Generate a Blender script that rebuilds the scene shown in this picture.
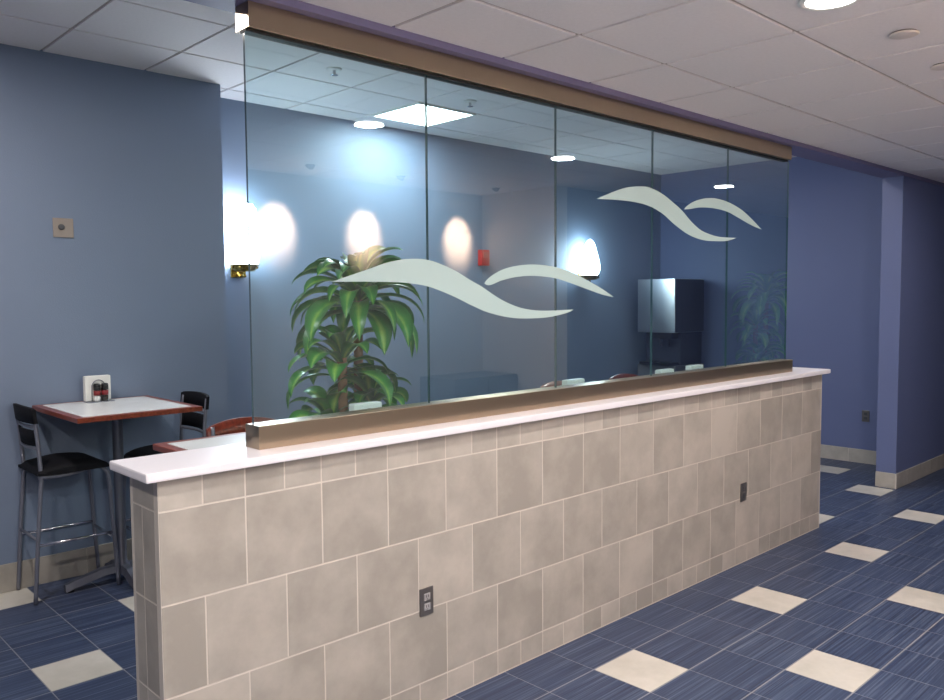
import bpy, bmesh, math, random
from mathutils import Vector, Matrix
for o in list(bpy.data.objects):
    bpy.data.objects.remove(o)
SC = bpy.context.scene
COL = SC.collection
PI = math.pi

# ------------------------------------------------------------------ camera
yaw, pitch, roll = math.radians(43.647), math.radians(-3.613), math.radians(-0.408)
fw = Vector((math.cos(pitch)*math.sin(yaw), math.cos(pitch)*math.cos(yaw), math.sin(pitch)))
rt = Vector((math.cos(yaw), -math.sin(yaw), 0))
up = rt.cross(fw)
r2 = math.cos(roll)*rt + math.sin(roll)*up
u2 = -math.sin(roll)*rt + math.cos(roll)*up
cam_d = bpy.data.cameras.new('camera')
cam_d.sensor_width = 36
cam_d.lens = 816.83/944*36
cam_d.clip_start = 0.02
cam = bpy.data.objects.new('camera', cam_d)
COL.objects.link(cam)
M = Matrix.Identity(4)
for i in range(3):
    M[i][0] = r2[i]; M[i][1] = u2[i]; M[i][2] = -fw[i]
M[0][3], M[1][3], M[2][3] = -1.032, -2.521, 1.698
cam.matrix_world = M
SC.camera = cam

# ------------------------------------------------------------------ world, exposure
W = bpy.data.worlds.new('world'); SC.world = W
W.use_nodes = True
W.node_tree.nodes['Background'].inputs[0].default_value = (0.5, 0.55, 0.75, 1)
W.node_tree.nodes['Background'].inputs[1].default_value = 0.02
vs = SC.view_settings
vs.view_transform = 'Standard'; vs.look = 'None'; vs.gamma = 1.0; vs.use_curve_mapping = False
vs.exposure = 0.47

ZF, ZR = 2.752, 3.17          # front and rear ceiling heights
XR, YB = 7.5, 3.10            # far right wall, back wall
YF = -3.3                     # wall behind the camera

# lamp powers
P_CAN = 17
P_TROF = 24
P_REAR = 12
P_FILL = 45
P_WARM = 420

def area(name, loc, size, power, color, rot=(0, 0, 0), shape='DISK', spread=PI, parent=None):
    l = bpy.data.lights.new(name, 'AREA'); l.shape = shape; l.size = size
    if shape in ('RECTANGLE', 'ELLIPSE'): l.size_y = size
    l.energy = power; l.color = color; l.spread = spread
    o = bpy.data.objects.new(name, l); COL.objects.link(o); o.location = loc; o.rotation_euler = rot
    if parent: o.parent = parent
    return o

# ------------------------------------------------------------------ material helpers
def lin(r, g, b):
    f = lambda c: ((c/255+0.055)/1.055)**2.4 if c/255 > 0.04045 else c/255/12.92
    return (f(r), f(g), f(b), 1)

def newmat(name):
    m = bpy.data.materials.new(name); m.use_nodes = True
    nt = m.node_tree
    return m, nt, nt.nodes['Principled BSDF'], nt.nodes['Material Output']

def simple(name, col, rough=0.5, metal=0.0, noise=0.0, nscale=8, bump=0.0, bscale=120, spec=0.5, coat=0.0, emis=None, estr=0):
    m, nt, b, out = newmat(name)
    b.inputs['Base Color'].default_value = col
    b.inputs['Roughness'].default_value = rough
    b.inputs['Metallic'].default_value = metal
    b.inputs['Specular IOR Level'].default_value = spec
    b.inputs['Coat Weight'].default_value = coat
    tc = nt.nodes.new('ShaderNodeTexCoord')
    n = nt.nodes.new('ShaderNodeTexNoise'); n.inputs['Scale'].default_value = nscale; n.inputs['Detail'].default_value = 4
    nt.links.new(tc.outputs['Object'], n.inputs['Vector'])
    mx = nt.nodes.new('ShaderNodeMix'); mx.data_type = 'RGBA'
    mx.inputs['A'].default_value = tuple(c*(1-noise) for c in col[:3])+(1,)
    mx.inputs['B'].default_value = tuple(min(1, c*(1+noise)) for c in col[:3])+(1,)
    nt.links.new(n.outputs['Fac'], mx.inputs['Factor'])
    nt.links.new(mx.outputs['Result'], b.inputs['Base Color'])
    if bump > 0:
        n2 = nt.nodes.new('ShaderNodeTexNoise'); n2.inputs['Scale'].default_value = bscale; n2.inputs['Detail'].default_value = 3
        nt.links.new(tc.outputs['Object'], n2.inputs['Vector'])
        bp = nt.nodes.new('ShaderNodeBump'); bp.inputs['Strength'].default_value = bump; bp.inputs['Distance'].default_value = 0.004
        nt.links.new(n2.outputs['Fac'], bp.inputs['Height'])
        nt.links.new(bp.outputs['Normal'], b.inputs['Normal'])
    if emis:
        b.inputs['Emission Color'].default_value = emis; b.inputs['Emission Strength'].default_value = estr
    return m

PAINT_GREY = simple('paint_grey_blue', lin(119, 133, 156), 0.55, noise=0.03, nscale=3, bump=0.25, bscale=160)
PAINT_BLUE = simple('paint_deep_blue', lin(100, 110, 148), 0.5, noise=0.03, nscale=3, bump=0.25, bscale=160)
PAINT_WARM = simple('paint_warm_grey', lin(205, 198, 196), 0.6, noise=0.03, nscale=3, bump=0.2)
CEIL_TILE = simple('ceiling_tile', lin(240, 234, 234), 0.9, noise=0.05, nscale=60, bump=0.5, bscale=220, spec=0.1)
CEIL_GRID = simple('ceiling_grid', lin(186, 174, 166), 0.6, noise=0.02)
COUNTER_WHITE = simple('solid_surface_white', lin(236, 232, 236), 0.28, noise=0.015, nscale=40)
CEIL_GRID2 = simple('painted_cover', lin(222, 212, 206), 0.5)
GROUT = simple('grout', lin(204, 196, 186), 0.85, noise=0.06, nscale=60)
FGROUT = simple('floor_grout', lin(150, 152, 158), 0.8, noise=0.08, nscale=60)
WHITE = simple('white_plastic', lin(235, 233, 228), 0.4)
BLACK = simple('black_vinyl', lin(17, 17, 22), 0.7, noise=0.2, nscale=30, spec=0.2)
BLACKP = simple('black_plastic', lin(14, 14, 16), 0.35)
STEEL_GREY = simple('powder_coated_steel', lin(128, 130, 142), 0.35, metal=0.35, noise=0.05)
DARKSTEEL = simple('dark_cast_iron', lin(118, 120, 132), 0.45, metal=0.6, noise=0.08, bump=0.2)
CHROME = simple('chrome', lin(225, 225, 230), 0.15, metal=1)
BRASS = simple('brass', lin(190, 160, 84), 0.25, metal=1)
LAMINATE = simple('white_laminate', lin(232, 232, 230), 0.25, noise=0.03, nscale=14)
RED = simple('red_plastic', lin(190, 28, 22), 0.4)
LABEL_RED = simple('label_red', lin(130, 35, 40), 0.5, noise=0.15)
GASKET = simple('black_gasket', lin(10, 10, 10), 0.6)
PLATE = simple('steel_plate', lin(120, 116, 114), 0.35, metal=0.7)
PLATE_DARK = simple('grey_receptacle', lin(80, 80, 84), 0.5)
PEWTER = simple('tan_plate', lin(150, 138, 130), 0.4, metal=0.2)
TERRACOTTA = simple('dark_pot', lin(60, 48, 42), 0.6, noise=0.1)
SOIL = simple('soil', lin(50, 38, 28), 0.95, noise=0.3, nscale=50, bump=0.8)
CABINET = simple('cabinet_laminate', lin(96, 96, 102), 0.4, noise=0.05)
SHADE_MACHINE = simple('machine_dark_panel', lin(58, 60, 74), 0.35, metal=0.3)

def wood(name, c1, c2, axis='X', rough=0.3):
    m, nt, b, out = newmat(name)
    tc = nt.nodes.new('ShaderNodeTexCoord'); mp = nt.nodes.new('ShaderNodeMapping')
    mp.inputs['Scale'].default_value = {'X': (1.5, 30, 30), 'Y': (30, 1.5, 30), 'Z': (30, 30, 1.5)}[axis]
    n = nt.nodes.new('ShaderNodeTexNoise'); n.inputs['Scale'].default_value = 2; n.inputs['Detail'].default_value = 6
    cr = nt.nodes.new('ShaderNodeValToRGB'); cr.color_ramp.elements[0].position = 0.3; cr.color_ramp.elements[1].position = 0.7
    cr.color_ramp.elements[0].color = c1; cr.color_ramp.elements[1].color = c2
    nt.links.new(tc.outputs['Object'], mp.inputs[0]); nt.links.new(mp.outputs[0], n.inputs['Vector'])
    nt.links.new(n.outputs['Fac'], cr.inputs[0]); nt.links.new(cr.outputs[0], b.inputs['Base Color'])
    b.inputs['Roughness'].default_value = rough; b.inputs['Coat Weight'].default_value = 0.2
    return m
CHERRY = wood('cherry_wood', lin(84, 30, 16), lin(132, 52, 28), 'X')
CHERRY_Y = wood('cherry_wood_edge', lin(104, 44, 30), lin(150, 72, 48), 'Y')

def brushed(name, col, rough, scale=(2, 900, 900), amt=0.03, bstr=0.04, axis='X', rot=0.25):
    m, nt, b, out = newmat(name)
    b.inputs['Base Color'].default_value = col; b.inputs['Metallic'].default_value = 1
    tc = nt.nodes.new('ShaderNodeTexCoord'); mp = nt.nodes.new('ShaderNodeMapping'); mp.inputs['Scale'].default_value = scale
    n = nt.nodes.new('ShaderNodeTexNoise'); n.inputs['Scale'].default_value = 1; n.inputs['Detail'].default_value = 3
    mr = nt.nodes.new('ShaderNodeMapRange'); mr.inputs['To Min'].default_value = rough-amt; mr.inputs['To Max'].default_value = rough+amt
    nt.links.new(tc.outputs['Object'], mp.inputs[0]); nt.links.new(mp.outputs[0], n.inputs['Vector'])
    nt.links.new(n.outputs['Fac'], mr.inputs['Value']); nt.links.new(mr.outputs[0], b.inputs['Roughness'])
    bp = nt.nodes.new('ShaderNodeBump'); bp.inputs['Strength'].default_value = bstr; bp.inputs['Distance'].default_value = 0.001
    nt.links.new(n.outputs['Fac'], bp.inputs['Height']); nt.links.new(bp.outputs[0], b.inputs['Normal'])
    tg = nt.nodes.new('ShaderNodeTangent'); tg.direction_type = 'RADIAL'; tg.axis = axis
    nt.links.new(tg.outputs[0], b.inputs['Tangent'])
    b.inputs['Anisotropic'].default_value = 0.9; b.inputs['Anisotropic Rotation'].default_value = rot
    return m
BRONZE = brushed('brushed_bronze_steel', lin(178, 160, 138), 0.30)
STAINLESS = brushed('brushed_stainless', lin(200, 200, 202), 0.3, scale=(2, 2, 900), axis='Z')

# per-tile stone
def tilestone(name, c1, c2, rough=0.5):
    m, nt, b, out = newmat(name)
    g = nt.nodes.new('ShaderNodeNewGeometry')
    tc = nt.nodes.new('ShaderNodeTexCoord')
    add = nt.nodes.new('ShaderNodeVectorMath'); add.operation = 'ADD'
    sc = nt.nodes.new('ShaderNodeMath'); sc.operation = 'MULTIPLY'; sc.inputs[1].default_value = 40
    nt.links.new(g.outputs['Random Per Island'], sc.inputs[0])
    nt.links.new(tc.outputs['Object'], add.inputs[0]); nt.links.new(sc.outputs[0], add.inputs[1])
    n = nt.nodes.new('ShaderNodeTexNoise'); n.inputs['Scale'].default_value = 4.5; n.inputs['Detail'].default_value = 5; n.inputs['Roughness'].default_value = 0.6
    nt.links.new(add.outputs[0], n.inputs['Vector'])
    a1 = nt.nodes.new('ShaderNodeMath'); a1.operation = 'MULTIPLY_ADD'; a1.inputs[1].default_value = 0.3; 
    nt.links.new(g.outputs['Random Per Island'], a1.inputs[0]); nt.links.new(n.outputs['Fac'], a1.inputs[2])
    cr = nt.nodes.new('ShaderNodeValToRGB'); cr.color_ramp.elements[0].position = 0.46; cr.color_ramp.elements[1].position = 0.86
    cr.color_ramp.elements[0].color = c1; cr.color_ramp.elements[1].color = c2
    nt.links.new(a1.outputs[0], cr.inputs[0]); nt.links.new(cr.outputs[0], b.inputs['Base Color'])
    b.inputs['Roughness'].default_value = rough
    n2 = nt.nodes.new('ShaderNodeTexNoise'); n2.inputs['Scale'].default_value = 30
    nt.links.new(add.outputs[0], n2.inputs['Vector'])
    bp = nt.nodes.new('ShaderNodeBump'); bp.inputs['Strength'].default_value = 0.1; bp.inputs['Distance'].default_value = 0.003
    nt.links.new(n2.outputs['Fac'], bp.inputs['Height']); nt.links.new(bp.outputs[0], b.inputs['Normal'])
    return m
TILE = tilestone('beige_wall_tile', lin(157, 151, 142), lin(184, 177, 167))
TILE_W = tilestone('cream_floor_tile', lin(196, 191, 180), lin(214, 208, 198), 0.35)

def bluetile():
    m, nt, b, out = newmat('blue_streaked_tile')
    g = nt.nodes.new('ShaderNodeNewGeometry'); tc = nt.nodes.new('ShaderNodeTexCoord')
    mp = nt.nodes.new('ShaderNodeMapping'); mp.inputs['Scale'].default_value = (1.2, 120, 1)
    sc = nt.nodes.new('ShaderNodeMath'); sc.operation = 'MULTIPLY'; sc.inputs[1].default_value = 60
    nt.links.new(g.outputs['Random Per Island'], sc.inputs[0])
    add = nt.nodes.new('ShaderNodeVectorMath'); add.operation = 'ADD'
    nt.links.new(tc.outputs['Object'], mp.inputs[0]); nt.links.new(mp.outputs[0], add.inputs[0]); nt.links.new(sc.outputs[0], add.inputs[1])
    n = nt.nodes.new('ShaderNodeTexNoise'); n.inputs['Scale'].default_value = 1.0; n.inputs['Detail'].default_value = 5; n.inputs['Roughness'].default_value = 0.65
    nt.links.new(add.outputs[0], n.inputs['Vector'])
    cr = nt.nodes.new('ShaderNodeValToRGB')
    cr.color_ramp.elements[0].position = 0.3; cr.color_ramp.elements[0].color = lin(34, 42, 66)
    cr.color_ramp.elements[1].position = 0.72; cr.color_ramp.elements[1].color = lin(104, 116, 138)
    e = cr.color_ramp.elements.new(0.5); e.color = lin(58, 70, 98)
    nt.links.new(n.outputs['Fac'], cr.inputs[0]); nt.links.new(cr.outputs[0], b.inputs['Base Color'])
    b.inputs['Roughness'].default_value = 0.4; b.inputs['Specular IOR Level'].default_value = 0.4
    return m
TILE_B = bluetile()

def glassmat(name, tint, refl=2.5):
    m, nt, b, out = newmat(name)
    nt.nodes.remove(b)
    tr = nt.nodes.new('ShaderNodeBsdfTransparent'); tr.inputs[0].default_value = tint
    gl = nt.nodes.new('ShaderNodeBsdfGlossy'); gl.inputs['Roughness'].default_value = 0.004; gl.inputs[0].default_value = (0.95, 1, 1, 1)
    fr = nt.nodes.new('ShaderNodeFresnel'); fr.inputs['IOR'].default_value = 1.52
    g = nt.nodes.new('ShaderNodeNewGeometry')
    inv = nt.nodes.new('ShaderNodeMath'); inv.operation = 'SUBTRACT'; inv.inputs[0].default_value = 1
    nt.links.new(g.outputs['Backfacing'], inv.inputs[1])
    mu = nt.nodes.new('ShaderNodeMath'); mu.operation = 'MULTIPLY'; nt.links.new(fr.outputs[0], mu.inputs[0]); nt.links.new(inv.outputs[0], mu.inputs[1])
    m2 = nt.nodes.new('ShaderNodeMath'); m2.operation = 'MULTIPLY'; m2.use_clamp = True; m2.inputs[1].default_value = refl
    nt.links.new(mu.outputs[0], m2.inputs[0])
    mx = nt.nodes.new('ShaderNodeMixShader')
    nt.links.new(m2.outputs[0], mx.inputs[0]); nt.links.new(tr.outputs[0], mx.inputs[1]); nt.links.new(gl.outputs[0], mx.inputs[2])
    nt.links.new(mx.outputs[0], out.inputs[0])
    return m
GLASS = glassmat('clear_greenish_glass', (0.83, 0.92, 0.92, 1))
EDGE = simple('polished_glass_edge', lin(56, 90, 90), 0.08, spec=1.0, coat=1.0)
FROST = simple('frosted_film', lin(170, 192, 190), 0.6, noise=0.01)
JAR = glassmat('shaker_glass', (0.9, 0.9, 0.9, 1), 1.5)

def emit(name, col, s):
    m, nt, b, out = newmat(name)
    b.inputs['Base Color'].default_value = col; b.inputs['Emission Color'].default_value = col; b.inputs['Emission Strength'].default_value = s
    return m
LENS = emit('lamp_lens', (1, 0.97, 0.95, 1), 6)
PANEL = emit('troffer_lens', (0.93, 1, 1, 1), 12)
SHADE_COOL = emit('sconce_glass_cool', (0.80, 0.92, 1, 1), 27)
SHADE_ADDED = emit('added_sconce_glass', (1, 0.86, 0.75, 1), 34)  # glowing shade of the sconce added behind the camera

def leafmat():
    m, nt, b, out = newmat('corn_plant_leaf')
    uv = nt.nodes.new('ShaderNodeUVMap'); sp = nt.nodes.new('ShaderNodeSeparateXYZ')
    nt.links.new(uv.outputs[0], sp.inputs[0])
    tc = nt.nodes.new('ShaderNodeTexCoord')
    n = nt.nodes.new('ShaderNodeTexNoise'); n.inputs['Scale'].default_value = 9
    nt.links.new(tc.outputs['Object'], n.inputs['Vector'])
    a = nt.nodes.new('ShaderNodeMath'); a.operation = 'SUBTRACT'; a.inputs[1].default_value = 0.5; nt.links.new(sp.outputs[0], a.inputs[0])
    ab = nt.nodes.new('ShaderNodeMath'); ab.operation = 'ABSOLUTE'; nt.links.new(a.outputs[0], ab.inputs[0])
    ad = nt.nodes.new('ShaderNodeMath'); ad.operation = 'MULTIPLY_ADD'; ad.inputs[1].default_value = 0.35
    nt.links.new(n.outputs['Fac'], ad.inputs[0]); nt.links.new(ab.outputs[0], ad.inputs[2])
    cr = nt.nodes.new('ShaderNodeValToRGB')
    cr.color_ramp.elements[0].position = 0.14; cr.color_ramp.elements[0].color = lin(170, 205, 90)
    cr.color_ramp.elements[1].position = 0.34; cr.color_ramp.elements[1].color = lin(66, 150, 56)
    e = cr.color_ramp.elements.new(0.6); e.color = lin(38, 116, 46)
    nt.links.new(ad.outputs[0], cr.inputs[0]); nt.links.new(cr.outputs[0], b.inputs['Base Color'])
    b.inputs['Roughness'].default_value = 0.3
    b.inputs['Subsurface Weight'].default_value = 0.0
    return m
LEAF = leafmat()
CANE = simple('cane_bark', lin(150, 104, 66), 0.8, noise=0.25, nscale=25, bump=0.6, bscale=60)

# ------------------------------------------------------------------ mesh helpers
def bx(bm, x0, x1, y0, y1, z0, z1, bev=0.0, mi=0):
    t = bmesh.new()
    bmesh.ops.create_cube(t, size=1)
    for v in t.verts:
        v.co = Vector(((x0+x1)/2+v.co.x*(x1-x0), (y0+y1)/2+v.co.y*(y1-y0), (z0+z1)/2+v.co.z*(z1-z0)))
    if bev > 0:
        bmesh.ops.bevel(t, geom=list(t.edges), offset=bev, segments=2, affect='EDGES', profile=0.6)
    merge(bm, t, mi)

def merge(bm, t, mi=0, mat=None):
    if mat is not None: bmesh.ops.transform(t, matrix=mat, verts=t.verts)
    vm = {v: bm.verts.new(v.co) for v in t.verts}
    for f in t.faces:
        try:
            nf = bm.faces.new([vm[v] for v in f.verts]); nf.material_index = mi; nf.smooth = f.smooth
        except ValueError: pass
    t.free()

def lathe(bm, prof, seg=24, c=(0, 0, 0), mi=0, sy=1.0):
    rings = []
    for r, z in prof:
        if r < 1e-6: rings.append([bm.verts.new((c[0], c[1], c[2]+z))])
        else: rings.append([bm.verts.new((c[0]+r*math.cos(2*PI*i/seg), c[1]+sy*r*math.sin(2*PI*i/seg), c[2]+z)) for i in range(seg)])
    for a, b in zip(rings, rings[1:]):
        for i in range(seg):
            j = (i+1) % seg
            if len(a) == 1 and len(b) == 1: continue
            if len(a) == 1: f = bm.faces.new((a[0], b[j], b[i]))
            elif len(b) == 1: f = bm.faces.new((a[i], a[j], b[0]))
            else: f = bm.faces.new((a[i], a[j], b[j], b[i]))
            f.smooth = True; f.material_index = mi

def tube(bm, pts, r, seg=10, mi=0, cap=True):
    pts = [Vector(p) for p in pts]
    rs = r if isinstance(r, (list, tuple)) else [r]*len(pts)
    rings = []
    n = None
    for k, p in enumerate(pts):
        if k == 0: d = pts[1]-pts[0]
        elif k == len(pts)-1: d = pts[-1]-pts[-2]
        else: d = (pts[k+1]-p).normalized()+(p-pts[k-1]).normalized()
        d.normalize()
        if n is None: n = d.orthogonal().normalized()
        n = (n-d*n.dot(d)).normalized()
        b = d.cross(n)
        rings.append([bm.verts.new(p+rs[k]*(math.cos(2*PI*i/seg)*n+math.sin(2*PI*i/seg)*b)) for i in range(seg)])
    for a, b in zip(rings, rings[1:]):
        for i in range(seg):
            j = (i+1) % seg
            f = bm.faces.new((a[i], a[j], b[j], b[i])); f.smooth = True; f.material_index = mi
    if cap:
        bm.faces.new(list(reversed(rings[0]))).material_index = mi; bm.faces.new(rings[-1]).material_index = mi

def smooth_path(pts, n=6):
    P = [Vector(p) for p in pts]; out = []
    for i in range(len(P)-1):
        p0 = P[max(i-1, 0)]; p1 = P[i]; p2 = P[i+1]; p3 = P[min(i+2, len(P)-1)]
        for k in range(n):
            t = k/n
            out.append(0.5*((2*p1)+(-p0+p2)*t+(2*p0-5*p1+4*p2-p3)*t*t+(-p0+3*p1-3*p2+p3)*t**3))
    out.append(P[-1]); return out

def obj(name, bm, mats, parent=None, loc=None, rotz=0):
    bmesh.ops.recalc_face_normals(bm, faces=bm.faces)
    me = bpy.data.meshes.new(name); bm.to_mesh(me); bm.free()
    for m in (mats if isinstance(mats, (list, tuple)) else [mats]): me.materials.append(m)
    o = bpy.data.objects.new(name, me); COL.objects.link(o)
    if parent: o.parent = parent
    if loc is not None: o.location = loc
    o.rotation_euler.z = rotz
    return o

def box(name, dims, mat, parent=None, bev=0.0):
    bm = bmesh.new(); bx(bm, *dims, bev=bev); return obj(name, bm, mat, parent)

def tag(o, label, cat, group=None, kind=None):
    o['label'] = label; o['category'] = cat
    if group: o['group'] = group
    if kind: o['kind'] = kind
    return o

def thing(name, label, cat, loc=(0, 0, 0), rotz=0, group=None):
    o = bpy.data.objects.new(name, None); COL.objects.link(o)
    o.empty_display_size = 0.1
    o.location = loc; o.rotation_euler = (0, 0, rotz)
    return tag(o, label, cat, group)

def struct(o):
    o['kind'] = 'structure'; return o

def dup(root, loc, rotz=0, label=None):
    r = root.copy(); COL.objects.link(r); r.location = loc; r.rotation_euler = (0, 0, rotz)
    if label: r['label'] = label
    for ch in list(root.children):
        c = ch.copy(); COL.objects.link(c); c.parent = r
        for g in ch.children:
            d = g.copy(); COL.objects.link(d); d.parent = c
    return r

# ================================================================== SETTING
# floor of square tiles
PX, PY = 0.3085, 0.3045
bm = bmesh.new()
bx(bm, -4.2, 12.2, -3.5, 3.4, -0.12, -0.0015, mi=0)
ox, oy = 1.8735, -0.5720
for i in range(-20, 34):
    for j in range(-10, 14):
        x0 = ox+i*PX; y0 = oy+j*PY
        white = (j % 2 == 0) and ((i - (2 if (j//2) % 2 else 0)) % 4 == 0)
        a, b, c, d = x0+0.0022, x0+PX-0.0022, y0+0.0032, y0+PY-0.0032
        if a < -4.2 or b > 12.2 or c < -3.5 or d > 3.4: continue
        t = bmesh.new()
        vs_ = [t.verts.new(p) for p in ((a, c, 0), (b, c, 0), (b, d, 0), (a, d, 0))]
        t.faces.new(vs_)
        merge(bm, t, 1 if white else 2)
struct(obj('floor', bm, [FGROUT, TILE_W, TILE_B]))

# ceilings with lay-in tiles
def ceiling(name, z, x0, x1, y0, y1, gx, gy, skip=()):
    bm = bmesh.new()
    bx(bm, x0, x1, y0, y1, z+0.006, z+0.06, mi=1)
    G = 0.6112
    i0 = math.floor((x0-gx)/G); j0 = math.floor((y0-gy)/G)
    i = i0
    while gx+i*G < x1:
        j = j0
        while gy+j*G < y1:
            a = max(gx+i*G+0.009, x0); b = min(gx+(i+1)*G-0.009, x1)
            c = max(gy+j*G+0.009, y0); d = min(gy+(j+1)*G-0.009, y1)
            if b-a > 0.02 and d-c > 0.02 and (i, j) not in skip:
                bx(bm, a, b, c, d, z-0.002, z+0.010, mi=0, bev=0.002)
            j += 1
        i += 1
    return struct(obj(name, bm, [CEIL_TILE, CEIL_GRID]))
ceiling('ceiling', ZF, -4.2, 12.2, -3.5, 0.03, 1.602, -0.395)
ceiling('ceiling', ZR, -4.2, XR+0.1, 0.22, YB+0.2, 0.53, 2.24, skip=((4, 0),))

def wall(name, dims, mat): return struct(box(name, dims, mat))
wall('wall_left', (-4.2, 1.655, 2.77, 3.3, 0, ZR+0.05), PAINT_GREY)
wall('wall_back', (1.655, XR+0.2, YB, YB+0.2, 0, ZR+0.05), PAINT_GREY)
wall('wall_right', (XR, XR+0.2, 0.21, YB, 0, ZR+0.05), PAINT_BLUE)
wall('wall_stub', (6.546, 12.2, 0.045, 0.212, 0, 2.722), PAINT_BLUE)
wall('wall_bulkhead', (-4.2, 12.2, 0.03, 0.225, 2.722, ZR+0.06), simple('paint_purple_grey', lin(112, 108, 142), 0.5, noise=0.03, nscale=3))
wall('wall_left_end', (-4.35, -4.2, -3.5, 3.3, 0, ZR+0.06), PAINT_GREY)
wall('wall_front', (-4.2, 4.89, YF-0.2, YF, 0, ZF+0.06), PAINT_WARM)
wall('wall_front_return', (4.89, 5.05, YF-0.2, -2.3, 0, ZF+0.06), PAINT_WARM)
wall('wall_front_right', (5.05, 12.2, YF-0.2, -2.3, 0, ZF+0.06), PAINT_BLUE)
wall('wall_right_end', (12.2, 12.35, -3.5, 3.3, 0, ZR+0.06), PAINT_BLUE)

# tile baseboards
def baseboard(name, axis, a, b, pos, thick, h, start=0.0):
    bm = bmesh.new(); s = a
    g = 0.002
    lo, hi = (pos-thick, pos) if thick > 0 else (pos, pos-thick)
    if axis == 'x': bx(bm, a, b, lo+0.003 if thick > 0 else lo, hi-0.003 if thick < 0 else hi, 0, h-0.006, mi=1)
    else: bx(bm, lo+0.003 if thick > 0 else lo, hi, a, b, 0, h-0.006, mi=1)
    while s < b:
        e = min(s+0.3048, b)
        if e-s > 0.01:
            if axis == 'x': bx(bm, s+g, e-g, lo, hi, 0.002, h, bev=0.0015)
            else: bx(bm, lo, hi, s+g, e-g, 0.002, h, bev=0.0015)
        s = e
    return struct(obj(name, bm, [TILE, GROUT]))
baseboard('baseboard_left', 'x', -4.2, 1.655, 2.77, 0.012, 0.165)
baseboard('baseboard_back', 'x', 1.655, XR, YB, 0.012, 0.14)
baseboard('baseboard_right', 'y', 0.215, YB, XR, 0.012, 0.14)
baseboard('baseboard_stub', 'x', 6.534, 12.2, 0.045, 0.012, 0.135)
baseboard('baseboard_stub_end', 'y', 0.045, 0.212, 6.546, 0.012, 0.135)
baseboard('baseboard_front', 'x', -4.2, 4.89, YF+0.012, 0.012, 0.135)

# ================================================================== COUNTER
XE = 4.888; DY = 0.225; ZT = 1.137
root = thing('tiled_half_wall', 'long beige tiled half wall carrying the white countertop', 'half wall', (0, 0, 0))
T = 0.3048; ROW1 = 1.0297
bm = bmesh.new()
bx(bm, 0.0009, XE-0.0009, 0.0009, DY-0.0009, 0, ZT-0.0005, mi=0)
g = 0.0028
def face_tiles(z0, z1, joints):
    for a, b in zip(joints, joints[1:]):
        if b-a < 0.02: continue
        t = bmesh.new(); bx(t, a+g, b-g, 0.0, 0.02, z0+g, z1-g, bev=0.0015); merge(bm, t, 1)
        t = bmesh.new(); bx(t, a+g, b-g, DY-0.02, DY, z0+g, z1-g, bev=0.0015); merge(bm, t, 1)
def js(start, step):
    L = [0.0]; x = start
    while x < XE-0.01: L.append(x); x += step
    L.append(XE); return L
rows = [(0.004, ROW1-3*T, js(0.302-T/2, T/2)), (ROW1-3*T, ROW1-2*T, js(0.302, T)), (ROW1-2*T, ROW1-T, js(0.302-T/2, T)),
        (ROW1-T, ROW1, js(0.302, T)), (ROW1, ZT, js(0.302-T/2, T/2))]
for r in rows: face_tiles(*r)
for z0, z1, _ in rows:
    for xs in ((0.0, 0.02), (XE-0.02, XE)):
        for a, b in ((0.028, 0.128), (0.128, DY-0.021)) if z1-z0 < .31 and z0 < ROW1-0.01 else ((0.028, DY-0.021),):
            t = bmesh.new(); bx(t, xs[0], xs[1], a+g, b-g, z0+g, z1-g, bev=0.0015); merge(bm, t, 1)
obj('tiled_wall', bm, [GROUT, TILE], root)

# countertop
bm = bmesh.new(); bx(bm, -0.052, 4.925, -0.046, 0.262, ZT, 1.168, bev=0.007)
tag(obj('countertop', bm, COUNTER_WHITE), 'long white solid surface countertop capping the beige tiled half wall', 'countertop')

# glass partition
XG0, NP, PW = 0.402, 5, 0.8288
root = thing('glass_partition', 'tall frameless five pane glass screen standing on the white countertop', 'glass partition', (0, 0, 0))
box('header_channel', (0.397, 4.50, 0.075, 0.168, 2.634, 2.722), BRONZE, root, bev=0.0015)
box('header_gasket', (0.399, 4.498, 0.100, 0.140, 2.626, 2.636), GASKET, root)
box('base_channel', (0.397, 4.56, 0.070, 0.168, 1.168, 1.252), BRONZE, root, bev=0.0015)
GT = 0.012
for k in range(NP):
    a = XG0+k*PW+(0.0012 if k else 0); b = XG0+(k+1)*PW-0.0012
    bm = bmesh.new(); bx(bm, a, b, 0.114, 0.114+GT, 1.19, 2.632)
    for f in bm.faces:
        c = f.calc_center_median()
        if abs(c.y-0.12) < 0.004: f.material_index = 1
    obj('glass_pane', bm, [GLASS, EDGE], root)

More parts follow.
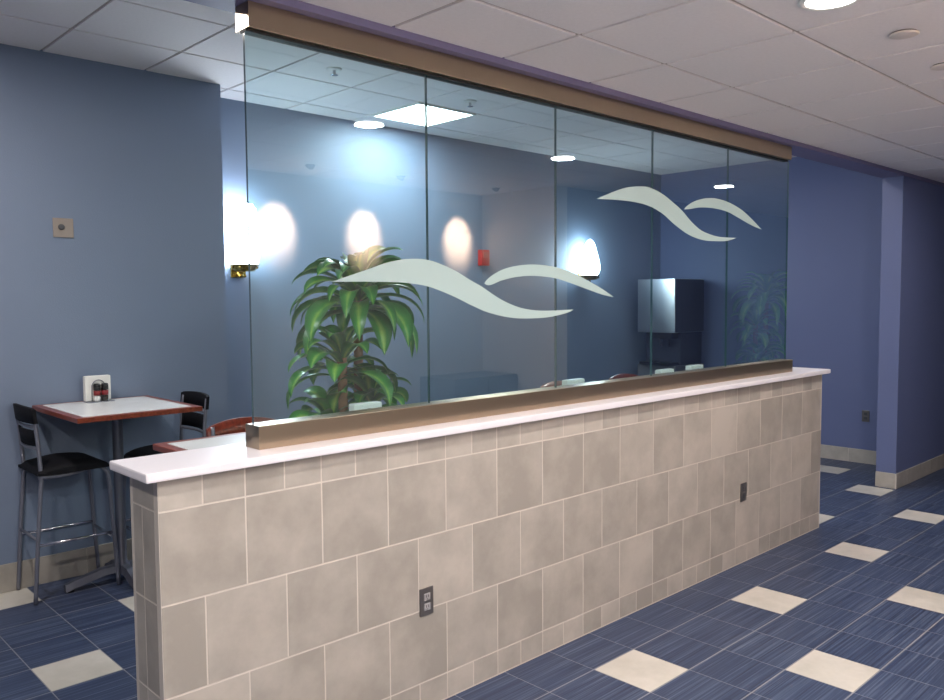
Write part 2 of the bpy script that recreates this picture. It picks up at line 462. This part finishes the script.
# frosted waves
WAVES = [
 ([(0.743,1.765),(0.819,1.788),(0.904,1.813),(1.003,1.843),(1.107,1.862),(1.215,1.863),(1.299,1.846),(1.386,1.818),(1.476,1.778),(1.544,1.751),(1.64,1.704),(1.723,1.673),(1.808,1.651),(1.914,1.638),(2.024,1.636),(2.19,1.639)],
  [(2.139,1.622),(1.987,1.603),(1.808,1.602),(1.689,1.613),(1.575,1.636),(1.481,1.667),(1.385,1.703),(1.298,1.731),(1.214,1.752),(1.106,1.764),(1.002,1.767),(0.878,1.767)],
  'large pale frosted wave decal, the lower left one, on the glass near the plant'),
 ([(1.560,1.765),(1.592,1.792),(1.674,1.828),(1.774,1.849),(1.897,1.858),(2.043,1.85),(2.178,1.825),(2.298,1.788),(2.424,1.744),(2.526,1.7)],
  [(2.424,1.714),(2.298,1.742),(2.178,1.769),(2.043,1.795),(1.896,1.804),(1.774,1.797),(1.673,1.78),(1.595,1.757)],
  'small pale frosted arc decal rising right of the lower left wave'),
 ([(2.379,2.207),(2.507,2.25),(2.64,2.288),(2.779,2.306),(2.864,2.305),(2.975,2.283),(3.077,2.247),(3.194,2.198),(3.271,2.152),(3.377,2.105),(3.476,2.083),(3.618,2.069),(3.83,2.073)],
  [(3.705,2.048),(3.559,2.04),(3.418,2.041),(3.261,2.065),(3.115,2.114),(2.973,2.174),(2.838,2.206),(2.705,2.216),(2.551,2.215)],
  'large pale frosted wave decal, the upper right one, high on the glass'),
 ([(3.205,2.210),(3.258,2.242),(3.373,2.28),(3.529,2.301),(3.698,2.293),(3.871,2.259),(4.009,2.21),(4.159,2.143)],
  [(4.011,2.165),(3.826,2.206),(3.7,2.231),(3.531,2.24),(3.374,2.233),(3.27,2.216)],
  'small pale frosted arc decal rising right of the upper right wave')]
for top, bot, lab in WAVES:
    P = [Vector((x, 0, z)) for x, z in top]; Q = [Vector((x, 0, z)) for x, z in bot]
    up_ = smooth_path(P, 5); lo_ = smooth_path([P[-1]]+Q+[P[0]], 5)
    # sample both edges at shared x to skin the band
    def zat(path, x):
        path = sorted(path, key=lambda v: v.x)
        for a, b in zip(path, path[1:]):
            if a.x <= x <= b.x and b.x > a.x: return a.z+(b.z-a.z)*(x-a.x)/(b.x-a.x)
        return path[0].z if x < path[0].x else path[-1].z
    n = 70; xa, xb = P[0].x, P[-1].x
    bm = bmesh.new(); cols = []
    for i in range(n+1):
        x = xa+(xb-xa)*i/n
        zu, zl = zat(up_, x), zat(lo_, x)
        if zu < zl+0.0006: zu = zl+0.0006
        cols.append([bm.verts.new((x, y, z)) for y, z in ((0.1137, zu), (0.1137, zl), (0.1131, zl), (0.1131, zu))])
    for a, b in zip(cols, cols[1:]):
        for q in range(4):
            bm.faces.new((a[q], a[(q+1) % 4], b[(q+1) % 4], b[q]))
    bm.faces.new(cols[0]); bm.faces.new(cols[-1])
    tag(obj('wave_decal', bm, FROST), lab, 'decal', 'frosted wave decals on the glass')

# ================================================================== LAMPS
def can(x, y, z, label, power=P_CAN):
    t = thing('recessed_light', label, 'ceiling light', (x, y, z), 0, 'recessed round ceiling lights')
    bm = bmesh.new(); lathe(bm, [(0.085, -0.001), (0.108, -0.001), (0.110, -0.006), (0.104, -0.010), (0.088, -0.008), (0.085, -0.001)], 32)
    obj('trim_ring', bm, WHITE, t)
    bm = bmesh.new(); lathe(bm, [(0, -0.004), (0.05, -0.005), (0.086, -0.006), (0.086, -0.002), (0, -0.002)], 32)
    obj('lens', bm, LENS, t)
    area('recessed_lamp', (0, 0, -0.016), 0.17, power, (1, 0.92, 0.87), parent=t)
    return t
can(1.95, -1.255, ZF, 'round recessed ceiling light, only its lower rim showing at the top edge of the photo')
can(3.74, -1.255, ZF, 'round ceiling light beyond the small cover discs, seen reflected in the middle pane')
can(6.10, -1.255, ZF, 'farthest round ceiling light, seen reflected at the right end of the glass', P_CAN*0.7)
can(-1.45, -1.255, ZF, 'unseen round ceiling light added left of the camera', P_CAN*1.7)  # added lamp, brightens the left end face of the half wall

can(5.35, 0.75, ZR, 'round ceiling light added behind the far end of the glass, hidden by the header', P_REAR*0.8)  # added out of sight to light the stub end and far walls
can(-0.35, 1.5, ZR, 'unseen round ceiling light added over the left seating area', P_REAR*2.1)  # no known fixture here, added as key light for the left wall
def troffer(x, y, z, label, power, color):
  global t
  t = thing('troffer_light', label, 'ceiling light', (x, y, z), 0)
  bm = bmesh.new()
  for d in ((-0.3, 0.3, -0.3, -0.28), (-0.3, 0.3, 0.28, 0.3), (-0.3, -0.28, -0.28, 0.28), (0.28, 0.3, -0.28, 0.28)):
      bx(bm, *d, -0.012, 0.004)
  obj('frame', bm, WHITE, t)
  bm = bmesh.new(); bx(bm, -0.28, 0.28, -0.28, 0.28, -0.006, 0.002)
  obj('lens', bm, PANEL, t)
  area('troffer_lamp', (0, 0, -0.016), 0.54, power, color, shape='SQUARE', parent=t)
troffer(3.28, 2.546, ZR, 'square bright ceiling panel light behind the glass above the plant', P_TROF, (0.9, 0.97, 1))
troffer(0.38, -2.534, ZF, 'unseen square ceiling panel light added behind the camera for fill', P_FILL, (1, 0.95, 0.94))  # added fill panel, lights the tiled face and the left side

# wall sconces (facing -Y from the wall at local y = 0)
def sconce(x, y, z, rotz, mat, label, group, teardrop=False):
    t = thing('wall_sconce', label, 'wall sconce', (x, y, z), rotz, group)
    bm = bmesh.new()
    if teardrop: prof = [(0, -0.005), (0.085, 0.0), (0.112, 0.05), (0.115, 0.10), (0.100, 0.17), (0.075, 0.26), (0.055, 0.33), (0.03, 0.37), (0, 0.385)]
    else: prof = [(0, -0.005), (0.100, 0.0), (0.112, 0.06), (0.114, 0.20), (0.108, 0.32), (0.094, 0.40), (0.07, 0.44), (0, 0.455)]
    lathe(bm, prof, 28, (0, -0.122, 0), sy=0.9)
    obj('glass_shade', bm, mat, t)
    bm = bmesh.new()
    lathe(bm, [(0, -0.05), (0.07, -0.048), (0.09, -0.03), (0.093, -0.008), (0.106, -0.004), (0.106, 0.004), (0, 0.004)], 28, (0, -0.122, 0), sy=0.9)
    for k in range(8):
        a = 2*PI*k/8
        c = (0.098*math.cos(a), -0.122+0.088*math.sin(a), -0.02)
        lathe(bm, [(0, -0.010), (0.008, -0.006), (0.010, 0), (0.008, 0.006), (0, 0.010)], 8, c)
    obj('brass_collar', bm, BRASS, t)
    bm = bmesh.new()
    bx(bm, -0.05, 0.05, -0.014, -0.001, -0.09, 0.03, bev=0.004)
    tube(bm, smooth_path([(0, -0.012, -0.055), (0, -0.06, -0.085), (0, -0.115, -0.075), (0, -0.122, -0.045)]), 0.009)
    lathe(bm, [(0, -0.095), (0.012, -0.088), (0.014, -0.078), (0.008, -0.066), (0.008, -0.045)], 12, (0, -0.122, 0))
    obj('wall_bracket', bm, BRASS, t)
    return t
gb = 'glowing wall sconces on the back wall'
sconce(1.915, YB, 1.955, 0, SHADE_COOL, 'bright white glass wall sconce with brass base by the left edge of the glass', gb)
sconce(5.973, YB, 1.935, 0, SHADE_COOL, 'glowing white teardrop wall sconce behind the glass, right of the red alarm', gb, True)

def spotlight(x, label):
    t = thing('accent_spotlight', label, 'spotlight', (x, YF+0.55, ZF), 0, 'accent spotlights washing the wall behind the camera')
    bm = bmesh.new(); lathe(bm, [(0.045, -0.001), (0.065, -0.001), (0.066, -0.008), (0.050, -0.012), (0.045, -0.001)], 24); obj('trim_ring', bm, WHITE, t)
    tilt = math.atan2(0.55, 0.45)
    bm = bmesh.new(); tb = bmesh.new()
    lathe(tb, [(0, 0.01), (0.035, 0.01), (0.038, -0.03), (0.034, -0.03), (0.030, -0.012), (0, -0.012)], 20)
    merge(bm, tb, 0, Matrix.Rotation(-tilt, 4, 'X')); obj('lamp_head', bm, BLACKP, t)
    l = bpy.data.lights.new('spot_lamp', 'SPOT'); l.energy = P_WARM; l.color = (1, 0.72, 0.52); l.spot_size = math.radians(39); l.spot_blend = 1; l.shadow_soft_size = 0.03
    o = bpy.data.objects.new('spot_lamp', l); COL.objects.link(o); o.parent = t; o.location = (0, -0.03, -0.04)
    o.rotation_euler = (-tilt, 0, 0)
for x, lab in ((2.50, 'accent spotlight behind the camera whose wall glow is reflected leftmost in the glass'), (3.40, 'accent spotlight behind the camera whose glow is reflected just above the plant'), (4.55, 'accent spotlight behind the camera whose glow is reflected near the red alarm')):
    spotlight(x, lab)

for x, lab in ((0.55, 'unseen warm wall sconce added behind the camera to brighten the front ceiling'),):
    sconce(x, YF, 2.05, PI, SHADE_ADDED, lab, 'added warm wall sconces behind the camera')  # added to brighten the front ceiling, kept clear of the glass reflection
# ceiling devices
def detector(x, y, z, label, r=0.055):
    t = thing('sprinkler_cover', label, 'sprinkler cover', (x, y, z), 0, 'flat sprinkler covers on the front ceiling')
    bm = bmesh.new(); lathe(bm, [(0, -0.0), (r*0.86, -0.0), (r*0.86, -0.006), (0, -0.006)], 28); obj('recess_cup', bm, PLATE, t)
    bm = bmesh.new(); lathe(bm, [(0, -0.006), (r, -0.006), (r, -0.010), (r*0.9, -0.0125), (0, -0.013)], 28); obj('cover_disc', bm, CEIL_GRID2, t)
detector(2.54, -1.30, ZF-0.002, 'small flat round cover disc on the ceiling at upper right')
detector(3.17, -1.26, ZF-0.002, 'small flat ceiling cover disc cut by the right edge of the photo')
def sprinkler(x, y, label):
    t = thing('fire_sprinkler', label, 'fire sprinkler', (x, y, ZR-0.002), 0, 'fire sprinklers behind the glass')
    bm = bmesh.new(); lathe(bm, [(0, 0), (0.05, 0), (0.048, -0.006), (0.03, -0.010), (0, -0.010)], 24); obj('escutcheon', bm, WHITE, t)
    bm = bmesh.new(); lathe(bm, [(0, -0.008), (0.01, -0.01), (0.01, -0.035), (0.024, -0.037), (0.024, -0.040), (0, -0.041)], 16); obj('sprinkler_head', bm, CHROME, t)
sprinkler(2.014, 1.93, 'ceiling sprinkler nearest the left end behind the glass')
sprinkler(3.25, 1.97, 'ceiling sprinkler right of the bright ceiling panel')

# ================================================================== WALL DEVICES
def outlet(loc, rotz, label, dark=False):
    t = thing('wall_outlet', label, 'electrical outlet', loc, rotz, 'electrical outlets')
    bm = bmesh.new(); bx(bm, -0.036, 0.036, -0.007, 0, -0.058, 0.058, bev=0.003); obj('cover_plate', bm, PLATE, t)
    for s in (-1, 1):
        bm = bmesh.new()
        bx(bm, -0.017, 0.017, -0.0095, -0.006, s*0.021-0.015, s*0.021+0.015, bev=0.003)
        sk = obj('socket', bm, PLATE_DARK if dark else simple('socket_grey', lin(150, 148, 148), 0.4), t)
        bm = bmesh.new()
        for dx in (-0.007, 0.005): bx(bm, dx, dx+0.002, -0.0102, -0.009, s*0.021-0.002, s*0.021+0.008)
        lathe(bm, [(0, 0), (0.0025, 0), (0.0025, 0.001), (0, 0.001)], 8, (0, -0.0098, s*0.021-0.009))
        obj('slots', bm, BLACKP, sk)
outlet((1.10, 0.0, 0.454), 0, 'steel double outlet on the near part of the tiled half wall')
outlet((3.742, 0.0, 0.459), 0, 'dark double outlet toward the far right end of the tiled half wall', True)
outlet((XR, 0.665, 0.484), -PI/2, 'small outlet low on the blue wall beyond the half wall', True)

t = thing('wall_plate', 'small square tan metal cover plate high on the left wall', 'wall plate', (0.613, 2.77, 2.14))
bm = bmesh.new(); bx(bm, -0.058, 0.058, -0.008, 0, -0.058, 0.058, bev=0.003); obj('cover_plate', bm, PEWTER, t)
bm = bmesh.new(); tb = bmesh.new()
lathe(tb, [(0, 0), (0.018, 0), (0.018, 0.008), (0.010, 0.010), (0, 0.010)], 18); merge(bm, tb, 0, Matrix.Translation((-0.012, -0.007, 0.004)) @ Matrix.Rotation(PI/2, 4, 'X'))
obj('jack', bm, PLATE_DARK, t)

t = thing('fire_alarm', 'small red fire alarm on the back wall seen through the glass', 'fire alarm', (4.47, YB, 2.085))
bm = bmesh.new(); bx(bm, -0.055, 0.055, -0.05, 0, -0.075, 0.075, bev=0.006); obj('housing', bm, RED, t)
bm = bmesh.new(); bx(bm, -0.035, 0.035, -0.062, -0.048, 0.0, 0.055, bev=0.004); obj('strobe_lens', bm, simple('strobe_lens', lin(190, 90, 80), 0.2), t)

# ================================================================== TABLES
def bar_table(x0, x1, y0, y1, z, label, px=0.0, py=0.0):
    cx, cy = (x0+x1)/2, (y0+y1)/2; hx, hy = (x1-x0)/2, (y1-y0)/2
    t = thing('bar_table', label, 'table', (cx, cy, 0), 0, 'bar height tables with wood edges')
    e = 0.045
    bm = bmesh.new(); bx(bm, -hx+e, hx-e, -hy+e, hy-e, z-0.024, z, bev=0.001); obj('laminate_top', bm, LAMINATE, t)
    bm = bmesh.new()
    L = [(-hx, -hy), (hx, -hy), (hx, hy), (-hx, hy)]; l = [(-hx+e, -hy+e), (hx-e, -hy+e), (hx-e, hy-e), (-hx+e, hy-e)]
    rings = []
    for (ox_, oz) in ((0, z-0.001), (0.0, z-0.028)):
        rings.append(([bm.verts.new((p[0], p[1], oz)) for p in L], [bm.verts.new((p[0], p[1], oz)) for p in l]))
    (A, B), (C, D) = rings
    for i in range(4):
        j = (i+1) % 4
        bm.faces.new((A[i], A[j], B[j], B[i])); bm.faces.new((C[i], D[i], D[j], C[j]))
        bm.faces.new((A[i], C[i], C[j], A[j])); bm.faces.new((B[i], B[j], D[j], D[i]))
    bmesh.ops.bevel(bm, geom=[e_ for e_ in bm.edges], offset=0.002, segments=1, affect='EDGES')
    obj('wood_edge', bm, CHERRY_Y, t)
    bm = bmesh.new(); bx(bm, -0.22, 0.22, -0.22, 0.22, z-0.04, z-0.0285, bev=0.003)
    obj('mounting_plate', bm, DARKSTEEL, t)
    bm = bmesh.new(); lathe(bm, [(0, 0.07), (0.05, 0.07), (0.045, 0.10), (0.030, 0.12), (0.030, z-0.08), (0.055, z-0.041), (0, z-0.041)], 20, (px, py, 0))
    obj('pedestal_column', bm, DARKSTEEL, t)
    for k in range(4):
        a = k*PI/2
        R_ = 0.33 if k % 2 == 0 else 0.245
        bm = bmesh.new()
        rr = [(0.0, 0.105, 0.038), (0.12, 0.098, 0.036), (R_-0.05, 0.062, 0.030), (R_, 0.045, 0.026)]
        rings = []
        for d, zt, w in rr:
            rings.append([bm.verts.new(p) for p in ((d, -w, zt-0.04), (d, w, zt-0.04), (d, w*0.6, zt), (d, -w*0.6, zt))])
        for p, q in zip(rings, rings[1:]):
            for i in range(4):
                bm.faces.new((p[i], p[(i+1) % 4], q[(i+1) % 4], q[i]))
        bm.faces.new(rings[0]); bm.faces.new(rings[-1])
        bmesh.ops.rotate(bm, verts=bm.verts, cent=(0, 0, 0), matrix=Matrix.Rotation(a, 3, 'Z'))
        bmesh.ops.translate(bm, verts=bm.verts, vec=(px, py, 0))
        ft = obj('base_foot', bm, DARKSTEEL, t)
        bm = bmesh.new(); lathe(bm, [(0, 0), (0.022, 0), (0.022, 0.007), (0.008, 0.009), (0.008, 0.02), (0, 0.02)], 12, (px+(R_-0.03)*math.cos(a), py+(R_-0.03)*math.sin(a), 0))
        obj('leveling_glide', bm, BLACKP, ft)
    return t
TZ = 1.085
bar_table(0.40, 1.09, 1.975, 2.762, TZ, 'bar table with white top and reddish wood edge against the left wall', 0.05, 0.135)
bar_table(0.375, 1.22, 0.275, 0.95, TZ, 'wood-edged bar table just behind the near left end of the countertop')
bar_table(2.32, 3.00, 0.275, 0.95, TZ, 'bar table behind the middle of the half wall, mostly hidden')
bar_table(3.04, 3.72, 0.275, 0.95, TZ, 'bar table behind the half wall, second from its far end, mostly hidden')
bar_table(3.76, 4.44, 0.275, 0.95, TZ, 'bar table behind the far right end of the half wall, mostly hidden')

# ================================================================== BAR STOOLS (facing +X)
def make_stool(label, backmat, wooden):
    t = thing('bar_stool', label, 'bar stool', (0, 0, 0), 0, 'metal framed bar stools')
    R = 0.0115
    for s in (-1, 1):
        bm = bmesh.new()
        tube(bm, smooth_path([(0.225, s*0.167, 0.004), (0.205, s*0.167, 0.36), (0.19, s*0.165, 0.64), (0.178, s*0.163, 0.70), (0.14, s*0.162, 0.735)], 5), R)
        obj('front_leg', bm, STEEL_GREY, t)
        bm = bmesh.new()
        tube(bm, smooth_path([(-0.232, s*0.167, 0.004), (-0.206, s*0.168, 0.36), (-0.178, s*0.168, 0.70), (-0.178, s*0.165, 0.76), (-0.188, s*0.165, 0.93), (-0.205, s*0.165, 1.085)], 5), R)
        obj('rear_leg', bm, STEEL_GREY, t)
        bm = bmesh.new(); tube(bm, [(-0.206, s*0.168, 0.33), (0.207, s*0.167, 0.33)], 0.009)
        obj('side_stretcher', bm, CHROME, t)
        bm = bmesh.new(); tube(bm, smooth_path([(-0.19, s*0.166, 0.715), (-0.05, s*0.165, 0.712), (0.06, s*0.163, 0.728), (0.14, s*0.162, 0.735)], 4), R)
        obj('seat_rail', bm, STEEL_GREY, t)
    bm = bmesh.new(); tube(bm, [(0.208, -0.167, 0.30), (0.208, 0.167, 0.30)], 0.010); obj('footrest', bm, CHROME, t)
    bm = bmesh.new(); tube(bm, [(-0.206, -0.168, 0.36), (-0.206, 0.168, 0.36)], 0.008); obj('rear_stretcher', bm, STEEL_GREY, t)
    # seat: saddle-shaped pad
    bm = bmesh.new(); nx, ny = 14, 12
    def top(u, v):
        x = -0.20+0.41*u; y = (v-0.5)*2
        w = 0.205-0.015*abs(u-0.5)*2
        h = 0.775+0.008*math.sin(PI*u)-0.006*math.cos(2*PI*u)-0.018*max(0, u-0.8)*5
        edge = max(abs(y), abs(u-0.5)*2)
        h -= 0.028*edge**8
        return Vector((x, y*w, h))
    g1 = [[bm.verts.new(top(i/nx, j/ny)) for j in range(ny+1)] for i in range(nx+1)]
    g2 = [[bm.verts.new(Vector((top(i/nx, j/ny).x, top(i/nx, j/ny).y, 0.727))) for j in range(ny+1)] for i in range(nx+1)]
    for i in range(nx):
        for j in range(ny):
            f = bm.faces.new((g1[i][j], g1[i+1][j], g1[i+1][j+1], g1[i][j+1])); f.smooth = True
            bm.faces.new((g2[i][j], g2[i][j+1], g2[i+1][j+1], g2[i+1][j]))
    for i in range(nx):
        bm.faces.new((g1[i][0], g2[i][0], g2[i+1][0], g1[i+1][0])); bm.faces.new((g1[i][ny], g1[i+1][ny], g2[i+1][ny], g2[i][ny]))
    for j in range(ny):
        bm.faces.new((g1[0][j], g1[0][j+1], g2[0][j+1], g2[0][j])); bm.faces.new((g1[nx][j], g2[nx][j], g2[nx][j+1], g1[nx][j+1]))
    obj('seat', bm, BLACK, t)
    # back: curved crest
    def panel(z0, z1, arch, hw, thick=0.014, off=0.0):
        bm = bmesh.new(); n = 16; cols = []
        for i in range(n+1):
            y = -hw+2*hw*i/n; c = (1-(y/hw)**2)
            zt = z1+arch*c - (0.0 if abs(y) < hw*0.97 else 0.006)
            zc = (z0+zt)/2
            def xb(z): return -0.188-(z-0.93)*0.1-0.022*c+off
            cols.append([bm.verts.new(p) for p in ((xb(z0)-thick/2, y, z0), (xb(z0)+thick/2, y, z0), (xb(zt)+thick/2, y, zt), (xb(zt)-thick/2, y, zt))])
        for a, b in zip(cols, cols[1:]):
            for q in range(4):
                f = bm.faces.new((a[q], a[(q+1) % 4], b[(q+1) % 4], b[q])); f.smooth = q in (1, 3)
        bm.faces.new(cols[0]); bm.faces.new(cols[-1])
        return bm
    if wooden:
        obj('crest_rail', panel(0.985, 1.082, 0.030, 0.195, 0.016, 0.0), backmat, t)
        obj('back_slat', panel(0.87, 0.93, 0.0, 0.170), backmat, t)
    else:
        obj('crest_rail', panel(1.02, 1.105, 0.008, 0.185, 0.018, 0.0), backmat, t)
        obj('back_panel', panel(0.89, 0.98, 0.0, 0.155, 0.012, 0.0), backmat, t)
        for z in (1.0, 0.875):
            bm = bmesh.new()
            tube(bm, smooth_path([(-0.190-(z-0.93)*0.1, -0.165, z), (-0.208-(z-0.93)*0.1, 0, z), (-0.190-(z-0.93)*0.1, 0.165, z)], 6), 0.009)
            obj('back_crossbar', bm, STEEL_GREY, t)
    return t
s = make_stool('black bar stool with steel frame, left of the table by the left wall', BLACK, False)
s.location = (0.515, 2.582, 0)
dup(s, (1.06, 2.45, 0), PI, 'black-backed bar stool on the right side of the table by the left wall')
w = make_stool('bar stool with curved cherry wood back, left of the glass behind the countertop', CHERRY, True)
w.location = (0.93, 0.985, 0); w.rotation_euler.z = -PI/2
dup(w, (3.36, 1.00, 0), -PI/2, 'bar stool whose cherry wood back peeks above the channel at the middle pane seam')
dup(w, (4.12, 0.985, 0), -PI/2, 'bar stool whose wood back peeks above the channel left of the steel dispenser')

# ================================================================== CONDIMENTS
def caddy(loc, rotz, label):
    t = thing('condiment_caddy', label, 'condiment caddy', loc, rotz, 'white condiment caddies on the tables')
    bm = bmesh.new(); bx(bm, -0.076, 0.076, 0.0, 0.045, 0.004, 0.158, bev=0.008); obj('napkin_box', bm, WHITE, t)
    bm = bmesh.new()
    pts = [(-0.04, -0.004, 0.006)]+[(0.0+0.04*math.cos(PI-a), -0.004, 0.088+0.045*math.sin(a)) for a in [PI*k/12 for k in range(13)]]+[(0.04, -0.004, 0.006)]
    tube(bm, pts, 0.0024, 8); obj('wire_arch', bm, STEEL_GREY, t)
    bm = bmesh.new(); bx(bm, -0.078, 0.078, -0.052, 0.048, 0.0, 0.004, bev=0.001); obj('tray', bm, STEEL_GREY, t)
    return t
c1 = caddy((0.745, 2.655, TZ), 0, 'white napkin caddy with wire arch on the table by the left wall')
dup(c1, (1.10, 0.375, TZ), 0, 'white caddy top showing above the channel below the plant')
dup(c1, (2.52, 0.36, TZ), 0, 'white caddy top above the channel right of the middle stool back')
dup(c1, (3.40, 0.34, TZ), 0, 'white caddy top above the channel below the steel dispenser')
dup(c1, (3.80, 0.37, TZ), 0, 'white caddy tip just right below the steel dispenser, last along the channel')

def shaker(name, loc, fill, label):
    t = thing(name, label, 'shaker', loc, 0, 'salt and pepper shakers')
    bm = bmesh.new(); lathe(bm, [(0, 0.001), (0.0165, 0.001), (0.018, 0.004), (0.018, 0.034), (0, 0.034)], 18); obj('contents', bm, fill, t)
    bm = bmesh.new(); lathe(bm, [(0, 0), (0.019, 0), (0.020, 0.003), (0.019, 0.070), (0.0155, 0.074)], 18); obj('glass_body', bm, JAR, t)
    bm = bmesh.new(); lathe(bm, [(0.0195, 0.038), (0.0202, 0.038), (0.0202, 0.066), (0.0195, 0.066)], 18); obj('paper_label', bm, LABEL_RED, t)
    bm = bmesh.new(); lathe(bm, [(0, 0.070), (0.0205, 0.070), (0.0205, 0.098), (0.017, 0.108), (0, 0.110)], 18); obj('cap', bm, BLACKP, t)
shaker('salt_shaker', (0.728, 2.630, TZ+0.004), simple('salt', lin(240, 240, 240), 0.8), 'black-capped shaker with white salt, left one in front of the caddy')
shaker('pepper_shaker', (0.774, 2.630, TZ+0.004), simple('pepper', lin(40, 34, 30), 0.9, noise=0.5, nscale=300), 'black-capped shaker with dark pepper, right one in front of the caddy')

# ================================================================== PLANT
random.seed(11)
def leaf(bm, uvl, o, az, el, L, w, droop):
    n = 12; pos = Vector(o); d = Vector((math.cos(az)*math.cos(el), math.sin(az)*math.cos(el), math.sin(el)))
    side = Vector((-math.sin(az), math.cos(az), 0))
    tw = random.uniform(-0.7, 0.7)
    rows_ = []
    ang = el
    for k in range(n+1):
        u = k/n
        wd = w*max(0.02, math.sin(PI*min(1, (u**1.25*0.9+0.10)))**0.9)
        if k == n: wd = 0.001
        d = Vector((math.cos(az)*math.cos(ang), math.sin(az)*math.cos(ang), math.sin(ang)))
        nrm = side.cross(d).normalized()*-1
        s2 = (side*math.cos(tw*u)+nrm*math.sin(tw*u)).normalized()
        fold = nrm*-0.16*wd
        wave = math.sin(u*9+az*3)*0.03*wd
        rows_.append([bm.verts.new(pos+s2*wd*0.5-fold+nrm*wave), bm.verts.new(pos+s2*wd*0.25-fold*0.4), bm.verts.new(pos), bm.verts.new(pos-s2*wd*0.25-fold*0.4), bm.verts.new(pos-s2*wd*0.5-fold-nrm*wave)])
        pos = pos+d*(L/n)
        ang -= droop/n*(0.35+1.3*u)
        ang = max(ang, -1.45)
    for k in range(n):
        for q in range(4):
            f = bm.faces.new((rows_[k][q], rows_[k][q+1], rows_[k+1][q+1], rows_[k+1][q])); f.smooth = True
            for lp, (uu, vv) in zip(f.loops, ((q/4, k/n), ((q+1)/4, k/n), ((q+1)/4, (k+1)/n), (q/4, (k+1)/n))):
                lp[uvl].uv = (uu, vv)
def corn_plant(loc, label, sc=1.0):
    t = thing('potted_corn_plant', label, 'potted plant', loc, 0, 'potted corn plants')
    bm = bmesh.new(); lathe(bm, [(0, 0), (0.13, 0), (0.16, 0.28), (0.175, 0.30), (0.175, 0.33), (0.155, 0.33), (0.15, 0.28), (0, 0.28)], 28); obj('pot', bm, TERRACOTTA, t)
    bm = bmesh.new(); lathe(bm, [(0, 0.281), (0.148, 0.281), (0.147, 0.295), (0, 0.30)], 24); obj('soil', bm, SOIL, t)
    # (cane x, y, height, n leaves, leaf length)
    for (cx, cy, h, nl, L, spread) in ((0.03, 0.02, 1.74, 56, 0.50, 0.95), (-0.12, -0.03, 1.38, 24, 0.38, 0.95), (0.06, -0.05, 1.15, 26, 0.33, 1.0), (-0.15, 0.04, 1.00, 30, 0.40, 0.95)):
        bm = bmesh.new()
        pts = smooth_path([(cx*0.6, cy*0.6, 0.27), (cx*0.9, cy, h*0.5), (cx, cy, h)], 6)
        tube(bm, pts, 0.027, 12)
        obj('cane', bm, CANE, t)
        bm = bmesh.new(); uvl = bm.loops.layers.uv.new('UVMap')
        for i in range(nl):
            f = i/nl
            az = i*2.39996+random.uniform(-.3, .3)
            el = 0.05+1.25*f+random.uniform(-.15, .15)
            leaf(bm, uvl, (cx+0.02*math.cos(az), cy+0.02*math.sin(az), h-0.12+0.17*f), az, el, L*(1.0-0.35*f)*random.uniform(.85, 1.1), 0.112*random.uniform(.8, 1.1), (2.5-0.6*f)*spread)
        o = obj('leaf_rosette', bm, LEAF, t)
    return t
corn_plant((1.70, 1.30, 0), 'tall leafy corn plant standing behind the left glass panes')
corn_plant((8.0, -1.80, 0), 'tall leafy corn plant by the far wall, reflected at the right end of the glass')

# ================================================================== DISPENSER
t = thing('beverage_dispenser', 'stainless steel beverage dispenser in the back corner behind the glass', 'beverage dispenser', (6.8, 2.45, 0))
box('base_cabinet', (0.02, 0.62, 0.0, 0.50, 0.0, 0.93), CABINET, t, bev=0.004)
box('drip_tray', (-0.02, 0.35, 0.05, 0.45, 0.93, 0.965), BLACKP, t, bev=0.004)
box('lower_panel', (0.16, 0.60, 0.02, 0.48, 0.93, 1.32), SHADE_MACHINE, t, bev=0.004)
box('spout_housing', (0.03, 0.2, 0.06, 0.30, 1.23, 1.30), BLACKP, t, bev=0.006)
box('steel_cabinet', (0.0, 0.60, 0.0, 0.49, 1.30, 1.90), STAINLESS, t, bev=0.008)
box('side_panel', (0.006, 0.594, -0.006, 0.004, 1.306, 1.894), SHADE_MACHINE, t, bev=0.001)
for dy in (0.14, 0.24):
    bm = bmesh.new(); tube(bm, [(0.10, dy, 1.235), (0.10, dy, 1.14)], 0.016, 12); obj('spout', bm, BLACKP, t)

# cabinet seen only in reflection
t = thing('low_cabinet', 'low grey cabinet with two doors behind the camera, reflected in the glass', 'cabinet', (4.45, YF+0.26, 0))
box('body', (-0.42, 0.42, -0.25, 0.25, 0.0, 0.95), CABINET, t, bev=0.004)
for s in (-1, 1):
    d = box('cabinet_door', (min(s*0.008, s*0.41), max(s*0.008, s*0.41), 0.25, 0.268, 0.06, 0.93), CABINET, t, bev=0.003)
    bm = bmesh.new(); tube(bm, [(s*0.04, 0.285, 0.6), (s*0.04, 0.285, 0.75)], 0.006, 8); bx(bm, s*0.04-0.004, s*0.04+0.004, 0.266, 0.286, 0.605, 0.613); bx(bm, s*0.04-0.004, s*0.04+0.004, 0.266, 0.286, 0.737, 0.745)
    obj('handle', bm, CHROME, d)
